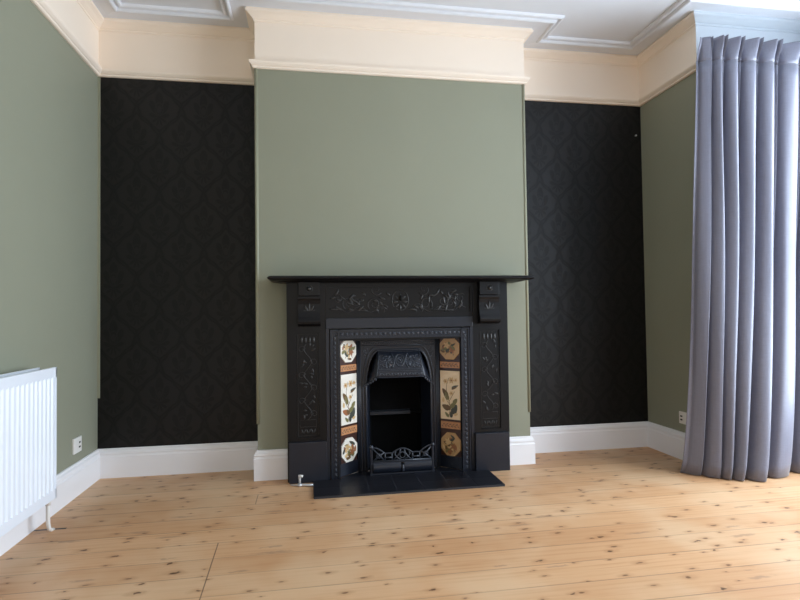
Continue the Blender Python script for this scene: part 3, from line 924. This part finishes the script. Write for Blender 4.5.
PIN = folds((3.514, -.762), [(3.582, -.800), (3.642, -.818), (3.745, -.822), (3.862, -.824), (3.986, -.824), (4.152, -.822), (4.310, -.815)], (4.43, -.78), (.02, .09, .13, .10, .14, .12, .13, .11), .10, .92)
TOPK = folds((3.520, -.792), [(3.576, -.806), (3.642, -.838), (3.752, -.840), (3.872, -.840), (3.994, -.840), (4.165, -.840), (4.325, -.838)], (4.43, -.80), (.012, .07, .10, .08, .11, .09, .10, .09), -.05, .90, True)
hem, pin, topk = catmull(HEM, 3), catmull(PIN, 3), catmull(TOPK, 3)
ZH, ZP, ZT = .006, 2.415, 2.548
cur = thing('curtain', 'long grey satin pinch-pleat curtain drawn beside the bay opening', 'curtain', (3.9, -.76, 0))
rows = []
NR = 34
rg = random.Random(2)
ph = [rg.uniform(0, 6.28) for _ in range(8)]
for i in range(NR + 1):
    t = i / NR
    z = ZH + (ZP - ZH) * t
    s = t ** .62
    row = []
    for k, (a, b) in enumerate(zip(hem, pin)):
        p = a.lerp(b, s)
        w = math.sin(t * PI) * .006
        p = p + Vector((w * math.sin(3.1 * t * 2 + k * .21 + ph[0]), w * math.sin(2.3 * t * 2 + k * .17 + ph[1])))
        row.append((p.x, p.y, z))
    rows.append(row)
mb = MB(); mb.loft(rows, True)
drape = mb.build('drape', M['satin'], cur, recalc=False)
rows2 = [rows[-1]]
for i in range(1, 7):
    t = i / 6
    s = t * t * (3 - 2 * t)
    rows2.append([(a.x + (b.x - a.x) * s, a.y + (b.y - a.y) * s, ZP + (ZT - ZP) * t) for a, b in zip(pin, topk)])
mb = MB(); mb.loft(rows2, True)
head = mb.build('pleated_heading', M['satin'], cur, recalc=False)
for o in (drape, head):
    md = o.modifiers.new('cloth', 'SOLIDIFY'); md.thickness = .0025; md.offset = 0

# ------------------------------------------------------------------ lights
def area(name, loc, rot, sx, sy, power, color):
    l = bpy.data.lights.new(name, 'AREA'); l.shape = 'RECTANGLE'; l.size = sx; l.size_y = sy; l.energy = power; l.color = color
    o = bpy.data.objects.new(name, l); COL.objects.link(o); o.location = loc; o.rotation_euler = rot
    return o
# daylight through the bay window (-X direction, tipped down a little)
area('window daylight', (XB + .35, (WY0 + WY1) / 2, 1.42), (0, math.radians(90 - 3), 0), 2.3, 2.3, 232, (.76, .88, 1.0))
# added fill light behind the camera to even out the room
area('rear fill', (1.9, YB + .06, 1.45), (math.radians(90), 0, 0), 2.6, 1.9, 24, (1.0, .96, .91))

w = bpy.data.worlds.new('World'); scene.world = w; w.use_nodes = True
bg = w.node_tree.nodes['Background']; bg.inputs[0].default_value = (.72, .84, 1, 1); bg.inputs[1].default_value = 1.0

# ------------------------------------------------------------------ camera
yaw, pitch, roll, f_px = -0.16577460881363504, 0.02640098212203369, -0.01326831456822926, 541.9086662332787
cy, sy = math.cos(yaw), math.sin(yaw); cp, sp = math.cos(pitch), math.sin(pitch); cr, sr = math.cos(roll), math.sin(roll)
fwd = Vector((-sy * cp, cy * cp, sp)); rt = Vector((cy, sy, 0)); up = rt.cross(fwd)
r2 = rt * cr + up * sr; u2 = -rt * sr + up * cr
cam = bpy.data.cameras.new('Camera'); cam.sensor_fit = 'HORIZONTAL'; cam.sensor_width = 36; cam.lens = f_px / 800 * 36
co = bpy.data.objects.new('Camera', cam); COL.objects.link(co)
mw = Matrix((( r2.x, u2.x, -fwd.x, 1.27198256604513), (r2.y, u2.y, -fwd.y, -3.559105200004859), (r2.z, u2.z, -fwd.z, .9640138867953596), (0, 0, 0, 1)))
co.matrix_world = mw
cam.clip_start = .05
scene.camera = co

scene.view_settings.view_transform = 'Standard'
scene.view_settings.look = 'None'
scene.view_settings.exposure = -0.07
scene.cycles.use_denoising = True
scene.cycles.max_bounces = 10
scene.cycles.diffuse_bounces = 6
